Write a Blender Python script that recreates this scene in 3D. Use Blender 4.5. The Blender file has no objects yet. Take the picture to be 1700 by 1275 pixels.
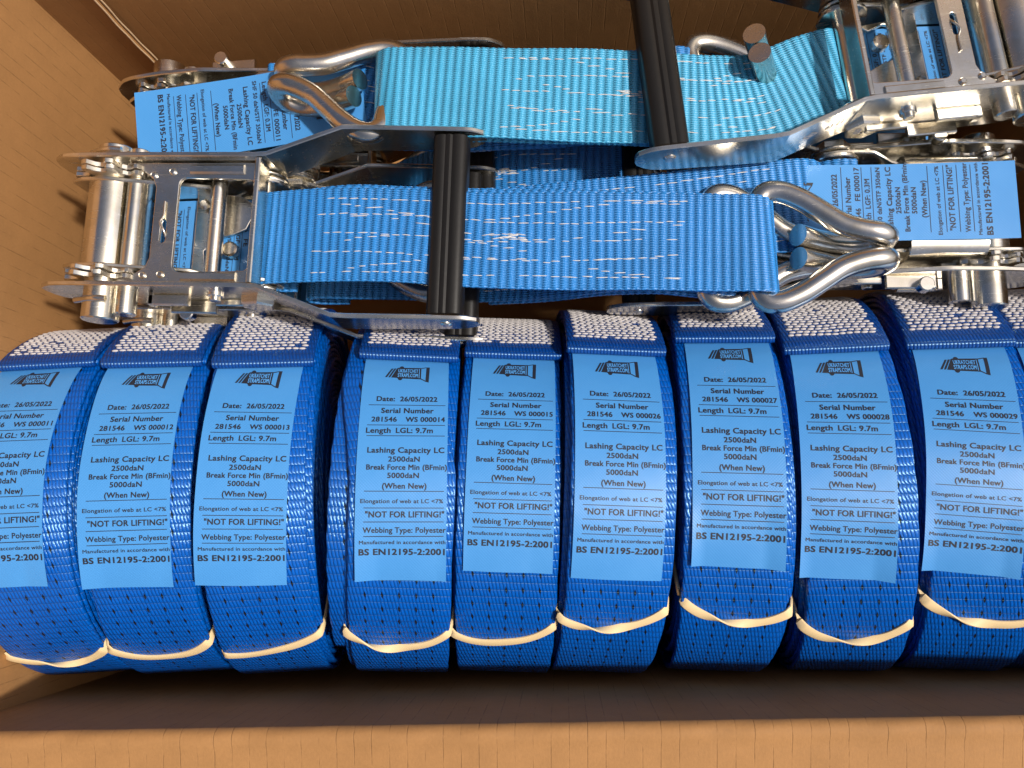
import bpy, bmesh, math, random
import numpy as np
from mathutils import Matrix, Vector

# ------------------------------------------------------------------ scene, camera, light
# everything is authored in centimetres and scaled to metres at the very end
scn = bpy.context.scene
col = scn.collection
F, CX, CY, CAM_H = 1277.0, 850.0, 637.5, 36.5
zc = -np.array([935.0 - CX, -(825.0 - CY), -F]); zc /= np.linalg.norm(zc)
xc = np.array([1.0, 0, 0]); xc -= zc * xc.dot(zc); xc /= np.linalg.norm(xc)
yc = np.cross(zc, xc)
MW = np.array([xc, yc, zc])                       # camera -> world rotation
cam_d = bpy.data.cameras.new('camera')
cam = bpy.data.objects.new('camera', cam_d); col.objects.link(cam)
cam_d.sensor_width = 36.0; cam_d.lens = F / 1700.0 * 36.0
cam_d.clip_start = 0.01; cam_d.clip_end = 500.0
mw = Matrix.Identity(4)
for i in range(3):
    for j in range(3): mw[i][j] = MW[i][j]
mw[2][3] = CAM_H * 0.01
cam.matrix_world = mw
scn.camera = cam

SUN_ELEV, SUN_AZ = math.radians(56), math.radians(-9)      # azimuth from +X towards +Y
sd = Vector((math.cos(SUN_ELEV) * math.cos(SUN_AZ), math.cos(SUN_ELEV) * math.sin(SUN_AZ), math.sin(SUN_ELEV)))
w = bpy.data.worlds.new('World'); scn.world = w; w.use_nodes = True
nt = w.node_tree
bg = nt.nodes['Background']
sky = nt.nodes.new('ShaderNodeTexSky'); sky.sky_type = 'NISHITA'; sky.sun_disc = False
sky.sun_elevation = SUN_ELEV
sky.sun_rotation = math.atan2(sd.x, sd.y)
sky.air_density = 0.8; sky.dust_density = 5.0; sky.ozone_density = 0.4
nt.links.new(sky.outputs[0], bg.inputs[0]); bg.inputs[1].default_value = 0.085
sun_d = bpy.data.lights.new('sun', 'SUN'); sun_d.energy = 4.0; sun_d.angle = math.radians(3.0)
sun_d.color = (1.0, 0.945, 0.87)
sun = bpy.data.objects.new('sun', sun_d); col.objects.link(sun)
sun.rotation_euler = sd.to_track_quat('Z', 'Y').to_euler()
sun.location = (0.5, 0, 1.5)
scn.view_settings.view_transform = 'Standard'
scn.view_settings.look = 'None'
scn.view_settings.exposure = 0.03
scn.view_settings.gamma = 1.0
scn.render.engine = 'CYCLES'

rng = random.Random(7)
np.random.seed(5)

# ------------------------------------------------------------------ node helpers
class G:
    def __init__(s, name):
        s.m = bpy.data.materials.new(name); s.m.use_nodes = True
        s.t = s.m.node_tree; s.b = s.t.nodes['Principled BSDF']
    def n(s, typ, **kw):
        o = s.t.nodes.new(typ)
        for k, v in kw.items(): setattr(o, k, v)
        return o
    def put(s, sock, v):
        if hasattr(v, 'node'): s.t.links.new(v, sock)
        elif v is not None: sock.default_value = v
    def op(s, o, a, b=None, c=None, clamp=False):
        n = s.n('ShaderNodeMath', operation=o); n.use_clamp = clamp
        s.put(n.inputs[0], a); s.put(n.inputs[1], b)
        if c is not None: s.put(n.inputs[2], c)
        return n.outputs[0]
    def uv(s):
        u = s.n('ShaderNodeUVMap'); u.uv_map = 'UVMap'
        x = s.n('ShaderNodeSeparateXYZ'); s.t.links.new(u.outputs[0], x.inputs[0])
        return u.outputs[0], x.outputs[0], x.outputs[1]
    def obj(s): return s.n('ShaderNodeTexCoord').outputs['Object']
    def noise(s, vec, scale, detail=3, rough=0.5, col=False):
        n = s.n('ShaderNodeTexNoise'); s.put(n.inputs['Vector'], vec)
        n.inputs['Scale'].default_value = scale; n.inputs['Detail'].default_value = detail
        n.inputs['Roughness'].default_value = rough
        return n.outputs['Color' if col else 'Fac']
    def scale(s, vec, sc):
        n = s.n('ShaderNodeMapping'); s.put(n.inputs['Vector'], vec); n.inputs['Scale'].default_value = sc
        return n.outputs[0]
    def ramp(s, f, a, b, lo=0.0, hi=1.0):
        n = s.n('ShaderNodeMapRange'); n.interpolation_type = 'SMOOTHSTEP'
        s.put(n.inputs[0], f)
        for i, v in enumerate((a, b, lo, hi)): n.inputs[i + 1].default_value = v
        return n.outputs[0]
    def mix(s, f, a, b):
        n = s.n('ShaderNodeMix', data_type='RGBA')
        s.put(n.inputs[0], f); s.put(n.inputs[6], a); s.put(n.inputs[7], b)
        return n.outputs[2]
    def bump(s, h, dist, strength=1.0, prev=None):
        n = s.n('ShaderNodeBump'); s.put(n.inputs['Height'], h)
        n.inputs['Distance'].default_value = dist; n.inputs['Strength'].default_value = strength
        if prev is not None: s.put(n.inputs['Normal'], prev)
        return n.outputs[0]
    def fibre(s, aniso):
        t = s.n('ShaderNodeTangent'); t.direction_type = 'UV_MAP'; t.uv_map = 'UVMap'
        s.b.inputs['Anisotropic'].default_value = aniso; s.t.links.new(t.outputs[0], s.b.inputs['Tangent'])
    def out(s, base=None, rough=None, metal=None, normal=None, spec=None, sheen=None, coat=None):
        for k, v in (('Base Color', base), ('Roughness', rough), ('Metallic', metal), ('Normal', normal),
                     ('Specular IOR Level', spec), ('Sheen Weight', sheen), ('Coat Weight', coat)):
            if v is not None: s.put(s.b.inputs[k], v)
        return s.m

def c4(r, g, b): return (r, g, b, 1.0)

def mat_cardboard(name, base, pitch=0.8):
    g = G(name); uv, u, v = g.uv()
    big = g.noise(uv, 0.16, 4); fib = g.noise(g.scale(uv, (9, 5, 1)), 1.0, 5, 0.65); spk = g.noise(uv, 5.0, 3, 0.7)
    wob = g.op('MULTIPLY', g.noise(g.scale(uv, (0.3, 0.12, 1)), 1.0, 2), 0.10)
    fr = g.op('FRACT', g.op('ADD', g.op('DIVIDE', u, pitch), wob))
    d = g.op('ABSOLUTE', g.op('SUBTRACT', fr, 0.5))
    line = g.ramp(d, 0.0, 0.05, 1.0, 0.0)
    brk = g.ramp(g.noise(g.scale(uv, (1.3, 0.55, 1)), 1.0, 4, 0.7), 0.40, 0.60)
    line = g.op('MULTIPLY', line, brk)
    blot = g.noise(uv, 0.7, 5, 0.65)
    val = g.op('ADD', 0.60, g.op('ADD', g.op('MULTIPLY', big, 0.22), g.op('ADD', g.op('MULTIPLY', fib, 0.30), g.op('MULTIPLY', blot, 0.28))))
    val = g.op('SUBTRACT', val, g.op('MULTIPLY', line, 0.30))
    hs = g.n('ShaderNodeHueSaturation'); hs.inputs['Color'].default_value = base; g.put(hs.inputs['Value'], val)
    dk = g.mix(g.ramp(spk, 0.70, 0.80, 0.0, 0.35), hs.outputs[0], c4(base[0] * .45, base[1] * .4, base[2] * .35))
    wave = g.op('SINE', g.op('MULTIPLY', fr, 6.2832))
    scuff = g.ramp(g.noise(g.scale(uv, (0.5, 2.2, 1)), 1.3, 6, 0.75), 0.66, 0.78, 0.0, 0.30)
    dk = g.mix(scuff, dk, c4(base[0] * 1.5, base[1] * 1.65, base[2] * 1.9))
    h = g.op('ADD', g.op('MULTIPLY', wave, 0.07), g.op('ADD', g.op('MULTIPLY', line, -1.0), g.op('ADD', g.op('MULTIPLY', blot, 1.2), g.op('MULTIPLY', fib, 0.7))))
    return g.out(dk, g.op('ADD', 0.62, g.op('MULTIPLY', fib, 0.2)), normal=g.bump(h, 0.0003, 0.45), spec=0.25)

def mat_coil(name, base, seed=0.0):
    g = G(name); uv, u, v = g.uv()
    rows = g.op('DIVIDE', v, 0.42)
    fr = g.op('FRACT', rows); rid = g.op('FLOOR', rows)
    par = g.op('MULTIPLY', g.op('MODULO', rid, 2.0), 0.5)
    jit = g.op('MULTIPLY', g.noise(uv, 3.0, 2), 0.5)
    cx = g.op('ADD', g.op('ADD', g.op('DIVIDE', u, 0.175), par), g.op('ADD', g.op('MULTIPLY', fr, 0.42), jit))
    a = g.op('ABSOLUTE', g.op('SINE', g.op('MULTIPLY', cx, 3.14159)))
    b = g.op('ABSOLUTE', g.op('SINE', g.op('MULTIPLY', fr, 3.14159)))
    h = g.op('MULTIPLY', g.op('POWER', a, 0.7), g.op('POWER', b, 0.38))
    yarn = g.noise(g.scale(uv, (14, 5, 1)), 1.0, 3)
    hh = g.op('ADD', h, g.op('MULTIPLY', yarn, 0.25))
    # black tracer threads, five across
    du = g.op('SUBTRACT', g.op('FRACT', g.op('DIVIDE', g.op('ADD', u, 0.415 + 10 * 0.83), 0.83)), 0.5)
    dvr = g.op('SUBTRACT', g.op('FRACT', g.op('DIVIDE', v, 0.84)), 0.5)
    du = g.op('ADD', g.op('MULTIPLY', du, 0.83), g.op('MULTIPLY', dvr, 0.10))
    dia = g.op('ADD', g.op('DIVIDE', g.op('ABSOLUTE', du), 0.075), g.op('DIVIDE', g.op('ABSOLUTE', g.op('MULTIPLY', dvr, 0.84)), 0.25))
    tr = g.ramp(dia, 0.75, 1.05, 1.0, 0.0)
    tr = g.op('MULTIPLY', tr, g.op('LESS_THAN', g.op('ABSOLUTE', u), 2.05))
    big = g.noise(uv, 0.5, 3)
    hs = g.n('ShaderNodeHueSaturation'); hs.inputs['Color'].default_value = base
    g.put(hs.inputs['Value'], g.op('MULTIPLY', g.op('ADD', 0.58, g.op('MULTIPLY', h, 0.52)), g.op('ADD', 0.72, g.op('ADD', g.op('MULTIPLY', big, 0.3), g.op('MULTIPLY', yarn, 0.26)))))  # weave gaps darkened in the colour, as shade between the raised floats
    colr = g.mix(tr, hs.outputs[0], c4(0.006, 0.007, 0.014))
    g.fibre(0.9); g.b.inputs['Specular Tint'].default_value = (0.50, 0.86, 1.0, 1.0)
    return g.out(colr, g.op('SUBTRACT', 0.40, g.op('MULTIPLY', yarn, 0.12)), normal=g.bump(hh, 0.0007, 0.55), spec=1.0)

def mat_ribweb(name, base):
    g = G(name); uv, u, v = g.uv()
    a = g.op('SINE', g.op('MULTIPLY', g.op('ADD', u, g.op('MULTIPLY', g.noise(uv, 2.5, 2), 0.05)), 6.2832 / 0.125))
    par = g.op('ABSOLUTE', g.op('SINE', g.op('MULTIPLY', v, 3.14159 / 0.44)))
    thr = g.op('MULTIPLY', a, g.op('SUBTRACT', 1.15, par))
    yarn = g.noise(g.scale(uv, (4, 16, 1)), 1.0, 3)
    big = g.noise(uv, 0.35, 3)
    hs = g.n('ShaderNodeHueSaturation'); hs.inputs['Color'].default_value = base
    g.put(hs.inputs['Value'], g.op('MULTIPLY', g.op('ADD', 0.74, g.op('MULTIPLY', par, 0.30)), g.op('ADD', 0.72, g.op('ADD', g.op('MULTIPLY', big, 0.32), g.op('MULTIPLY', yarn, 0.24)))))  # rib valleys toned darker: crease shade put into the base colour
    hh = g.op('ADD', thr, g.op('MULTIPLY', yarn, 0.5))
    return g.out(hs.outputs[0], g.op('SUBTRACT', 0.46, g.op('MULTIPLY', yarn, 0.12)), normal=g.bump(hh, 0.0006, 0.8), spec=0.6)

def mat_zinc(name, base, rough=0.24, mottle=1.0):
    g = G(name); p = g.obj()
    n1 = g.noise(p, 70, 4, 0.6); n2 = g.noise(p, 420, 3, 0.6); n3 = g.noise(p, 28, 3)
    c = g.mix(g.ramp(n1, 0.35, 0.65), c4(*base), c4(base[0] * .86, base[1] * .83, base[2] * .76))
    c = g.mix(g.ramp(n3, 0.5, 0.7, 0, 0.5), c, c4(base[0] * .95, base[1] * .88, base[2] * .78))
    r = g.op('ADD', rough - 0.08, g.op('ADD', g.op('MULTIPLY', n1, 0.10), g.op('MULTIPLY', g.ramp(n3, .35, .7), 0.10)))
    scr = g.ramp(g.noise(g.scale(p, (60, 900, 300)), 1.0, 4, 0.7), 0.60, 0.72)
    r = g.op('ADD', r, g.op('MULTIPLY', scr, 0.16))
    grime = g.ramp(g.noise(p, 110, 6, 0.75), 0.58, 0.75, 0.0, 0.55)
    c = g.mix(grime, c, c4(base[0] * .55, base[1] * .50, base[2] * .40))
    h = g.op('ADD', g.op('MULTIPLY', n2, 0.04 * mottle), g.op('ADD', g.op('MULTIPLY', n1, 0.5), g.op('MULTIPLY', n3, 1.2)))
    return g.out(c, r, 1.0, g.bump(h, 0.0004 * mottle, 0.22))

def mat_simple(name, base, rough, spec=0.5, bump=0.0, bscale=300, vary=0.12):
    g = G(name); p = g.obj()
    n = g.noise(p, bscale, 4, 0.6); n2 = g.noise(p, bscale * 0.12, 3)
    c = g.mix(n2, c4(*[x * (1 - vary) for x in base]), c4(*[min(1, x * (1 + vary)) for x in base]))
    r = g.op('ADD', rough - 0.06, g.op('MULTIPLY', n, 0.12))
    return g.out(c, r, normal=g.bump(n, 0.0003, bump) if bump else None, spec=spec)

def mat_label(name, base):
    g = G(name); uv, u, v = g.uv()
    w1 = g.op('SINE', g.op('MULTIPLY', g.op('ADD', u, v), 42.0)); w2 = g.op('SINE', g.op('MULTIPLY', g.op('SUBTRACT', u, v), 42.0))
    big = g.noise(uv, 0.5, 3)
    c = g.mix(big, c4(base[0] * .9, base[1] * .94, base[2] * .96), c4(base[0] * 1.1, base[1] * 1.05, base[2] * 1.03))
    h = g.op('ADD', g.op('MULTIPLY', g.op('ADD', w1, w2), 0.25), g.op('MULTIPLY', g.noise(uv, 1.2, 2), 2.5))
    return g.out(c, g.op('ADD', 0.30, g.op('MULTIPLY', big, 0.08)), normal=g.bump(h, 0.0003, 0.16), spec=0.55)

M = dict(
    card=mat_cardboard('kraft_cardboard', c4(0.35, 0.176, 0.064)),
    core=mat_simple('cardboard_core', (0.60, 0.42, 0.25), 0.8, 0.2, 0.4, 400),
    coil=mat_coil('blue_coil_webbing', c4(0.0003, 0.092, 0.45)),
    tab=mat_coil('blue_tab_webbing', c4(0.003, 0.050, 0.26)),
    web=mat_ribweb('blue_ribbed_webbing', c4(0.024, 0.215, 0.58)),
    web_lit=mat_ribweb('blue_ribbed_webbing_lit', c4(0.060, 0.385, 0.64)),  # same blue webbing, glare on the back strap put into its colour
    zinc=mat_zinc('zinc_plated_steel', (0.78, 0.755, 0.70), 0.22, 0.6),
    hook=mat_zinc('galvanised_wire', (0.72, 0.69, 0.64), 0.22, 2.0),
    grip=mat_simple('black_plastic', (0.010, 0.009, 0.008), 0.36, 0.35, 0.06, 500),
    label=mat_label('blue_vinyl_label', (0.060, 0.262, 0.60)),
    ink=mat_simple('black_print', (0.018, 0.021, 0.032), 0.45, 0.45),
    inkblue=mat_simple('label_blue_print', (0.10, 0.36, 0.78), 0.4, 0.4),
    thread=mat_simple('white_seam_thread', (0.60, 0.59, 0.58), 0.55, 0.4, 0.5, 900),
    white=mat_simple('white_polyester_thread', (0.50, 0.465, 0.455), 0.6, 0.4, 0.6, 900),
    rubber=mat_simple('tan_rubber', (0.80, 0.60, 0.33), 0.55, 0.35, 0.2, 250),
    ground=mat_simple('concrete', (0.30, 0.28, 0.25), 0.85, 0.3, 0.5, 60),
)

# ------------------------------------------------------------------ object helpers
def mesh(name, V, Fc, UV=None, smooth=True, sharp=None):
    me = bpy.data.meshes.new(name)
    me.from_pydata([tuple(map(float, v)) for v in V], [], [tuple(map(int, f)) for f in Fc])
    if UV is not None:
        l = me.uv_layers.new(name='UVMap')
        idx = np.empty(len(me.loops), dtype=np.int32); me.loops.foreach_get('vertex_index', idx)
        l.data.foreach_set('uv', np.asarray(UV, dtype=np.float32)[idx].ravel())
    if smooth:
        me.polygons.foreach_set('use_smooth', np.ones(len(me.polygons), dtype=bool))
        if sharp: me.set_sharp_from_angle(angle=math.radians(sharp))
    me.update()
    return me

def part(name, me, mat, parent=None, **props):
    o = bpy.data.objects.new(name, me); col.objects.link(o)
    if mat is not None and not me.materials: me.materials.append(mat)
    if parent is not None: o.parent = parent
    for k, v in props.items(): o[k] = v
    return o

def thing(name, label, cat, group=None, mw=None):
    o = bpy.data.objects.new(name, None); col.objects.link(o)
    o.empty_display_size = 0.02
    if mw is not None: o.matrix_world = mw
    o['label'] = label; o['category'] = cat
    if group: o['group'] = group
    return o

def catmull(P, step):
    P = np.asarray(P, float); Q = np.vstack([2 * P[0] - P[1], P, 2 * P[-1] - P[-2]])
    out = []
    for i in range(1, len(Q) - 2):
        p0, p1, p2, p3 = Q[i - 1:i + 3]
        n = max(2, int(np.linalg.norm(p2 - p1) / (step * 0.5)))
        # centripetal
        t0 = 0; t1 = t0 + max(1e-6, np.linalg.norm(p1 - p0)) ** .5; t2 = t1 + max(1e-6, np.linalg.norm(p2 - p1)) ** .5
        t3 = t2 + max(1e-6, np.linalg.norm(p3 - p2)) ** .5
        t = np.linspace(t1, t2, n, endpoint=False)[:, None]
        A1 = (t1 - t) / (t1 - t0) * p0 + (t - t0) / (t1 - t0) * p1
        A2 = (t2 - t) / (t2 - t1) * p1 + (t - t1) / (t2 - t1) * p2
        A3 = (t3 - t) / (t3 - t2) * p2 + (t - t2) / (t3 - t2) * p3
        B1 = (t2 - t) / (t2 - t0) * A1 + (t - t0) / (t2 - t0) * A2
        B2 = (t3 - t) / (t3 - t1) * A2 + (t - t1) / (t3 - t1) * A3
        out.append((t2 - t) / (t2 - t1) * B1 + (t - t1) / (t2 - t1) * B2)
    out.append(P[-1:]); C = np.vstack(out)
    L = np.concatenate([[0], np.cumsum(np.linalg.norm(np.diff(C, axis=0), axis=1))])
    n = max(3, int(L[-1] / step) + 1)
    s = np.linspace(0, L[-1], n)
    return np.stack([np.interp(s, L, C[:, k]) for k in range(3)], 1), s

def grid_faces(n, k, closed=True):
    i = np.arange(n - 1)[:, None]; j = np.arange(k if closed else k - 1)[None, :]
    j2 = (j + 1) % k
    return np.stack([i * k + j, i * k + j2, (i + 1) * k + j2, (i + 1) * k + j], -1).reshape(-1, 4)

def ribbon(P, s, width, thick, B=None, rib=0.0, pitch=0.37, nu=8, roll=None, edge=0.35, v0=0.0, selv=0.0):
    """sweep a flat webbing section along P; B = width direction (constant or per point)"""
    n = len(P)
    T = np.gradient(P, axis=0); T /= np.linalg.norm(T, axis=1)[:, None]
    B = np.tile(np.array([0, 1.0, 0]), (n, 1)) if B is None else (np.tile(np.asarray(B, float), (n, 1)) if np.ndim(B) == 1 else np.asarray(B, float))
    B = B - T * (B * T).sum(1)[:, None]; B /= np.linalg.norm(B, axis=1)[:, None]
    N = np.cross(T, B)
    if roll is not None:
        c, sn = np.cos(roll)[:, None], np.sin(roll)[:, None]
        B, N = c * B + sn * N, -sn * B + c * N
    h = thick / 2; e = h * 0.9
    us = np.linspace(-width / 2 + e, width / 2 - e, nu)
    sec = [(u, h) for u in us] + [(width / 2 - e * .25, h * .7), (width / 2, 0), (width / 2 - e * .25, -h * .7)]
    sec += [(u, -h) for u in us[::-1]] + [(-width / 2 + e * .25, -h * .7), (-width / 2, 0), (-width / 2 + e * .25, h * .7)]
    sec = np.array(sec); k = len(sec)
    ph = np.abs(np.sin(np.pi * (s + v0) / pitch)) ** 0.7 if rib else np.zeros(n)
    w = sec[None, :, 0] * np.ones((n, 1)); z = sec[None, :, 1] * (1 + (rib * (ph[:, None] - 0.6)) / h)
    if selv:
        em = (np.abs(sec[:, 0]) > width / 2 - e * 1.01)[None, :] * np.sign(sec[:, 0])[None, :]
        w = w + em * selv * np.abs(np.sin(np.pi * (s + v0) / 0.27))[:, None]
    V = P[:, None, :] + w[..., None] * B[:, None, :] + z[..., None] * N[:, None, :]
    UV = np.stack([w, np.tile((s + v0)[:, None], (1, k))], -1)
    Fc = [tuple(f) for f in grid_faces(n, k)]
    Fc.append(tuple(range(k))[::-1]); Fc.append(tuple((n - 1) * k + j for j in range(k)))
    # orientation: top normal should be +N
    return V.reshape(-1, 3), [f[::-1] for f in Fc], UV.reshape(-1, 2)

def tube(P, r, n=14, cap=True, r_end=None):
    T = np.gradient(P, axis=0); T /= np.linalg.norm(T, axis=1)[:, None]
    ref = np.array([0, 0, 1.0]) if abs(T[0][2]) < .9 else np.array([0, 1.0, 0])
    N = np.zeros_like(P); N[0] = np.cross(T[0], ref); N[0] /= np.linalg.norm(N[0])
    for i in range(1, len(P)):
        v = N[i - 1] - T[i] * N[i - 1].dot(T[i]); N[i] = v / np.linalg.norm(v)
    Bn = np.cross(T, N); a = np.linspace(0, 2 * np.pi, n, endpoint=False)
    rr = np.full(len(P), r) if np.ndim(r) == 0 else np.asarray(r)
    V = P[:, None] + rr[:, None, None] * (np.cos(a)[None, :, None] * N[:, None] + np.sin(a)[None, :, None] * Bn[:, None])
    Fc = [tuple(f) for f in grid_faces(len(P), n)]
    V = V.reshape(-1, 3)
    if cap:
        Fc.append(tuple(range(n))[::-1]); Fc.append(tuple((len(P) - 1) * n + j for j in range(n)))
    return V, Fc

def cyl(p, q, r, n=24, bev=0.06):
    p, q = np.asarray(p, float), np.asarray(q, float); d = q - p; L = np.linalg.norm(d); d /= L
    pts = np.array([p, p + d * bev, q - d * bev, q])
    return tube(pts, np.array([r - bev, r, r, r - bev]), n)

def prism(poly, axis, a, b, bev=0.04):
    """extrude a 2-D polygon between a and b along an axis, with a small chamfer"""
    P = np.asarray(poly, float); n = len(P)
    area = 0.5 * np.sum(P[:, 0] * np.roll(P[:, 1], -1) - np.roll(P[:, 0], -1) * P[:, 1])
    if area < 0: P = P[::-1]
    d = np.roll(P, -1, 0) - np.roll(P, 1, 0); d /= np.linalg.norm(d, axis=1)[:, None] + 1e-9
    I = P + bev * np.stack([-d[:, 1], d[:, 0]], 1)
    lay = [(I, a), (P, a + bev), (P, b - bev), (I, b)]
    def tov(Q, h):
        o = np.zeros((n, 3)); k = [i for i in range(3) if i != axis]
        o[:, k[0]] = Q[:, 0]; o[:, k[1]] = Q[:, 1]; o[:, axis] = h
        return o
    V = np.vstack([tov(Q, h) for Q, h in lay])
    Fc = [tuple(f) for f in grid_faces(4, n)] + [tuple(range(n))[::-1], tuple(3 * n + j for j in range(n))]
    if axis == 1: Fc = [f[::-1] for f in Fc]
    return V, Fc

def box(x0, x1, y0, y1, z0, z1, bev=0.05):
    return prism([(x0, y0), (x1, y0), (x1, y1), (x0, y1)], 2, z0, z1, bev)

def join(*parts):
    V, Fc, o = [], [], 0
    for v, f in parts:
        V.append(np.asarray(v)); Fc += [tuple(i + o for i in t) for t in f]; o += len(v)
    return np.vstack(V), Fc

def solid(name, vf, mat, parent, sharp=38, **kw):
    return part(name, mesh(name, vf[0], vf[1], None, True, sharp), mat, parent, **kw)

def arc(cx, cy, r, a0, a1, n=8):
    return [(cx + r * math.cos(math.radians(a0 + (a1 - a0) * i / (n - 1))), cy + r * math.sin(math.radians(a0 + (a1 - a0) * i / (n - 1)))) for i in range(n)]

def holed_plate(name, outer, holes, thick, mat, parent, mtx, bev=0.05, **kw):
    cu = bpy.data.curves.new(name, 'CURVE'); cu.dimensions = '2D'; cu.fill_mode = 'BOTH'
    cu.extrude = thick / 2 - bev; cu.bevel_depth = bev; cu.bevel_resolution = 1; cu.offset = -bev
    for pl in [outer] + holes:
        sp = cu.splines.new('POLY'); sp.points.add(len(pl) - 1); sp.use_cyclic_u = True
        for q, p in zip(sp.points, pl): q.co = (p[0], p[1], 0, 1)
    t = bpy.data.objects.new(name, cu); col.objects.link(t)
    dg = bpy.context.evaluated_depsgraph_get()
    me = bpy.data.meshes.new_from_object(t.evaluated_get(dg))
    bpy.data.objects.remove(t); bpy.data.curves.remove(cu)
    me.transform(mtx); me.materials.clear()
    me.polygons.foreach_set('use_smooth', np.ones(len(me.polygons), dtype=bool)); me.set_sharp_from_angle(angle=math.radians(35))
    return part(name, me, mat, parent, **kw)

# ------------------------------------------------------------------ lettering
_txt = {}
def text2d(s, bold=0.012):
    key = (s, bold)
    if key in _txt: return _txt[key]
    cu = bpy.data.curves.new('t', 'FONT'); cu.body = s; cu.size = 1.0; cu.offset = bold; cu.resolution_u = 3
    cu.space_character = 1.05
    t = bpy.data.objects.new('t', cu); col.objects.link(t)
    dg = bpy.context.evaluated_depsgraph_get()
    me = bpy.data.meshes.new_from_object(t.evaluated_get(dg))
    V = np.array([v.co[:2] for v in me.vertices]); Fc = [tuple(p.vertices) for p in me.polygons]
    bpy.data.objects.remove(t); bpy.data.curves.remove(cu); bpy.data.meshes.remove(me)
    _txt[key] = (V, Fc); return V, Fc
CAPH = np.ptp(text2d('H', 0.0)[0][:, 1])

def put_text(acc, s, u0, u1, vc, cap, bold=0.012, dv=0.0, clip=None):
    V, Fc = text2d(s, 0.0)
    x = (V[:, 0] - V[:, 0].min()) / max(1e-6, np.ptp(V[:, 0]))
    u = u0 + x * (u1 - u0)
    v = vc + cap / 2 - V[:, 1] / CAPH * cap + dv * (x - .5)
    cap = cap * (1.28 if bold > .02 else 1.15 if bold > .006 else 1.0)
    d = cap * (0.046 if bold > .02 else .040 if bold > .011 else .032 if bold > .006 else .020)
    for k, (a, b) in enumerate(((-d, -d), (d, d), (-d, d), (d, -d))):
        acc.append((np.stack([u + a, v + b * .7], 1), Fc, k * .0016))

def put_poly(acc, pts):
    # cut into thin strips down the label so that the print follows the curve
    P = [tuple(p) for p in pts]
    def clip(P, c, keep):
        o = []
        for p, q in zip(P, P[1:] + P[:1]):
            ip, iq = keep * (p[1] - c) >= 0, keep * (q[1] - c) >= 0
            if ip: o.append(p)
            if ip != iq:
                t = (c - p[1]) / (q[1] - p[1]); o.append((p[0] + t * (q[0] - p[0]), c))
        return o
    v0, v1 = min(p[1] for p in P), max(p[1] for p in P)
    n = max(1, int((v1 - v0) / .16))
    for i in range(n):
        Q = clip(P, v0 + (v1 - v0) * i / n, 1) if i else P
        Q = clip(Q, v0 + (v1 - v0) * (i + 1) / n, -1) if i < n - 1 and Q else Q
        if len(Q) > 2: acc.append((np.array(Q, float), [tuple(range(len(Q)))], 0.0))

def logo(acc, accb, uc, vc, w):
    k = w / 310.0; ky = k * 1.22
    f = lambda P: [(uc + (x - 535) * k, vc + (y - 514) * ky) for x, y in P]
    put_poly(acc, f([(382, 545), (397, 545), (437, 472), (424, 472)]))
    put_poly(acc, f([(405, 546), (418, 546), (457, 470), (444, 470)]))
    put_poly(acc, f([(425, 547), (468, 549), (468, 464), (463, 466)]))
    put_poly(acc, f([(468, 463), (632, 459), (632, 556), (468, 552)]))
    put_poly(acc, f([(x, min(y, 464)) for x, y in arc(494, 464, 16, 180, 360, 9)]))
    put_poly(acc, f([(x, max(y, 551)) for x, y in arc(488, 551, 16, 0, 180, 9)]))
    put_poly(acc, f([(632, 459), (668, 451), (670, 457), (632, 466)]))
    put_poly(acc, f([(632, 556), (664, 573), (667, 567), (632, 548)]))
    put_poly(acc, f([(668, 451), (691, 451), (687, 579), (664, 573)]))
    for P in ([(617, 468), (621, 468), (621, 548), (617, 548)],):
        put_poly(accb, f(P))
    for s, x0, x1, y in (('UKRATCHET', 472, 610, 490), ('STRAPS.COM', 470, 610, 527)):
        put_text(accb, s, uc + (x0 - 535) * k, uc + (x1 - 535) * k, vc + (y - 514) * ky, 29 * ky, 0.005)

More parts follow.
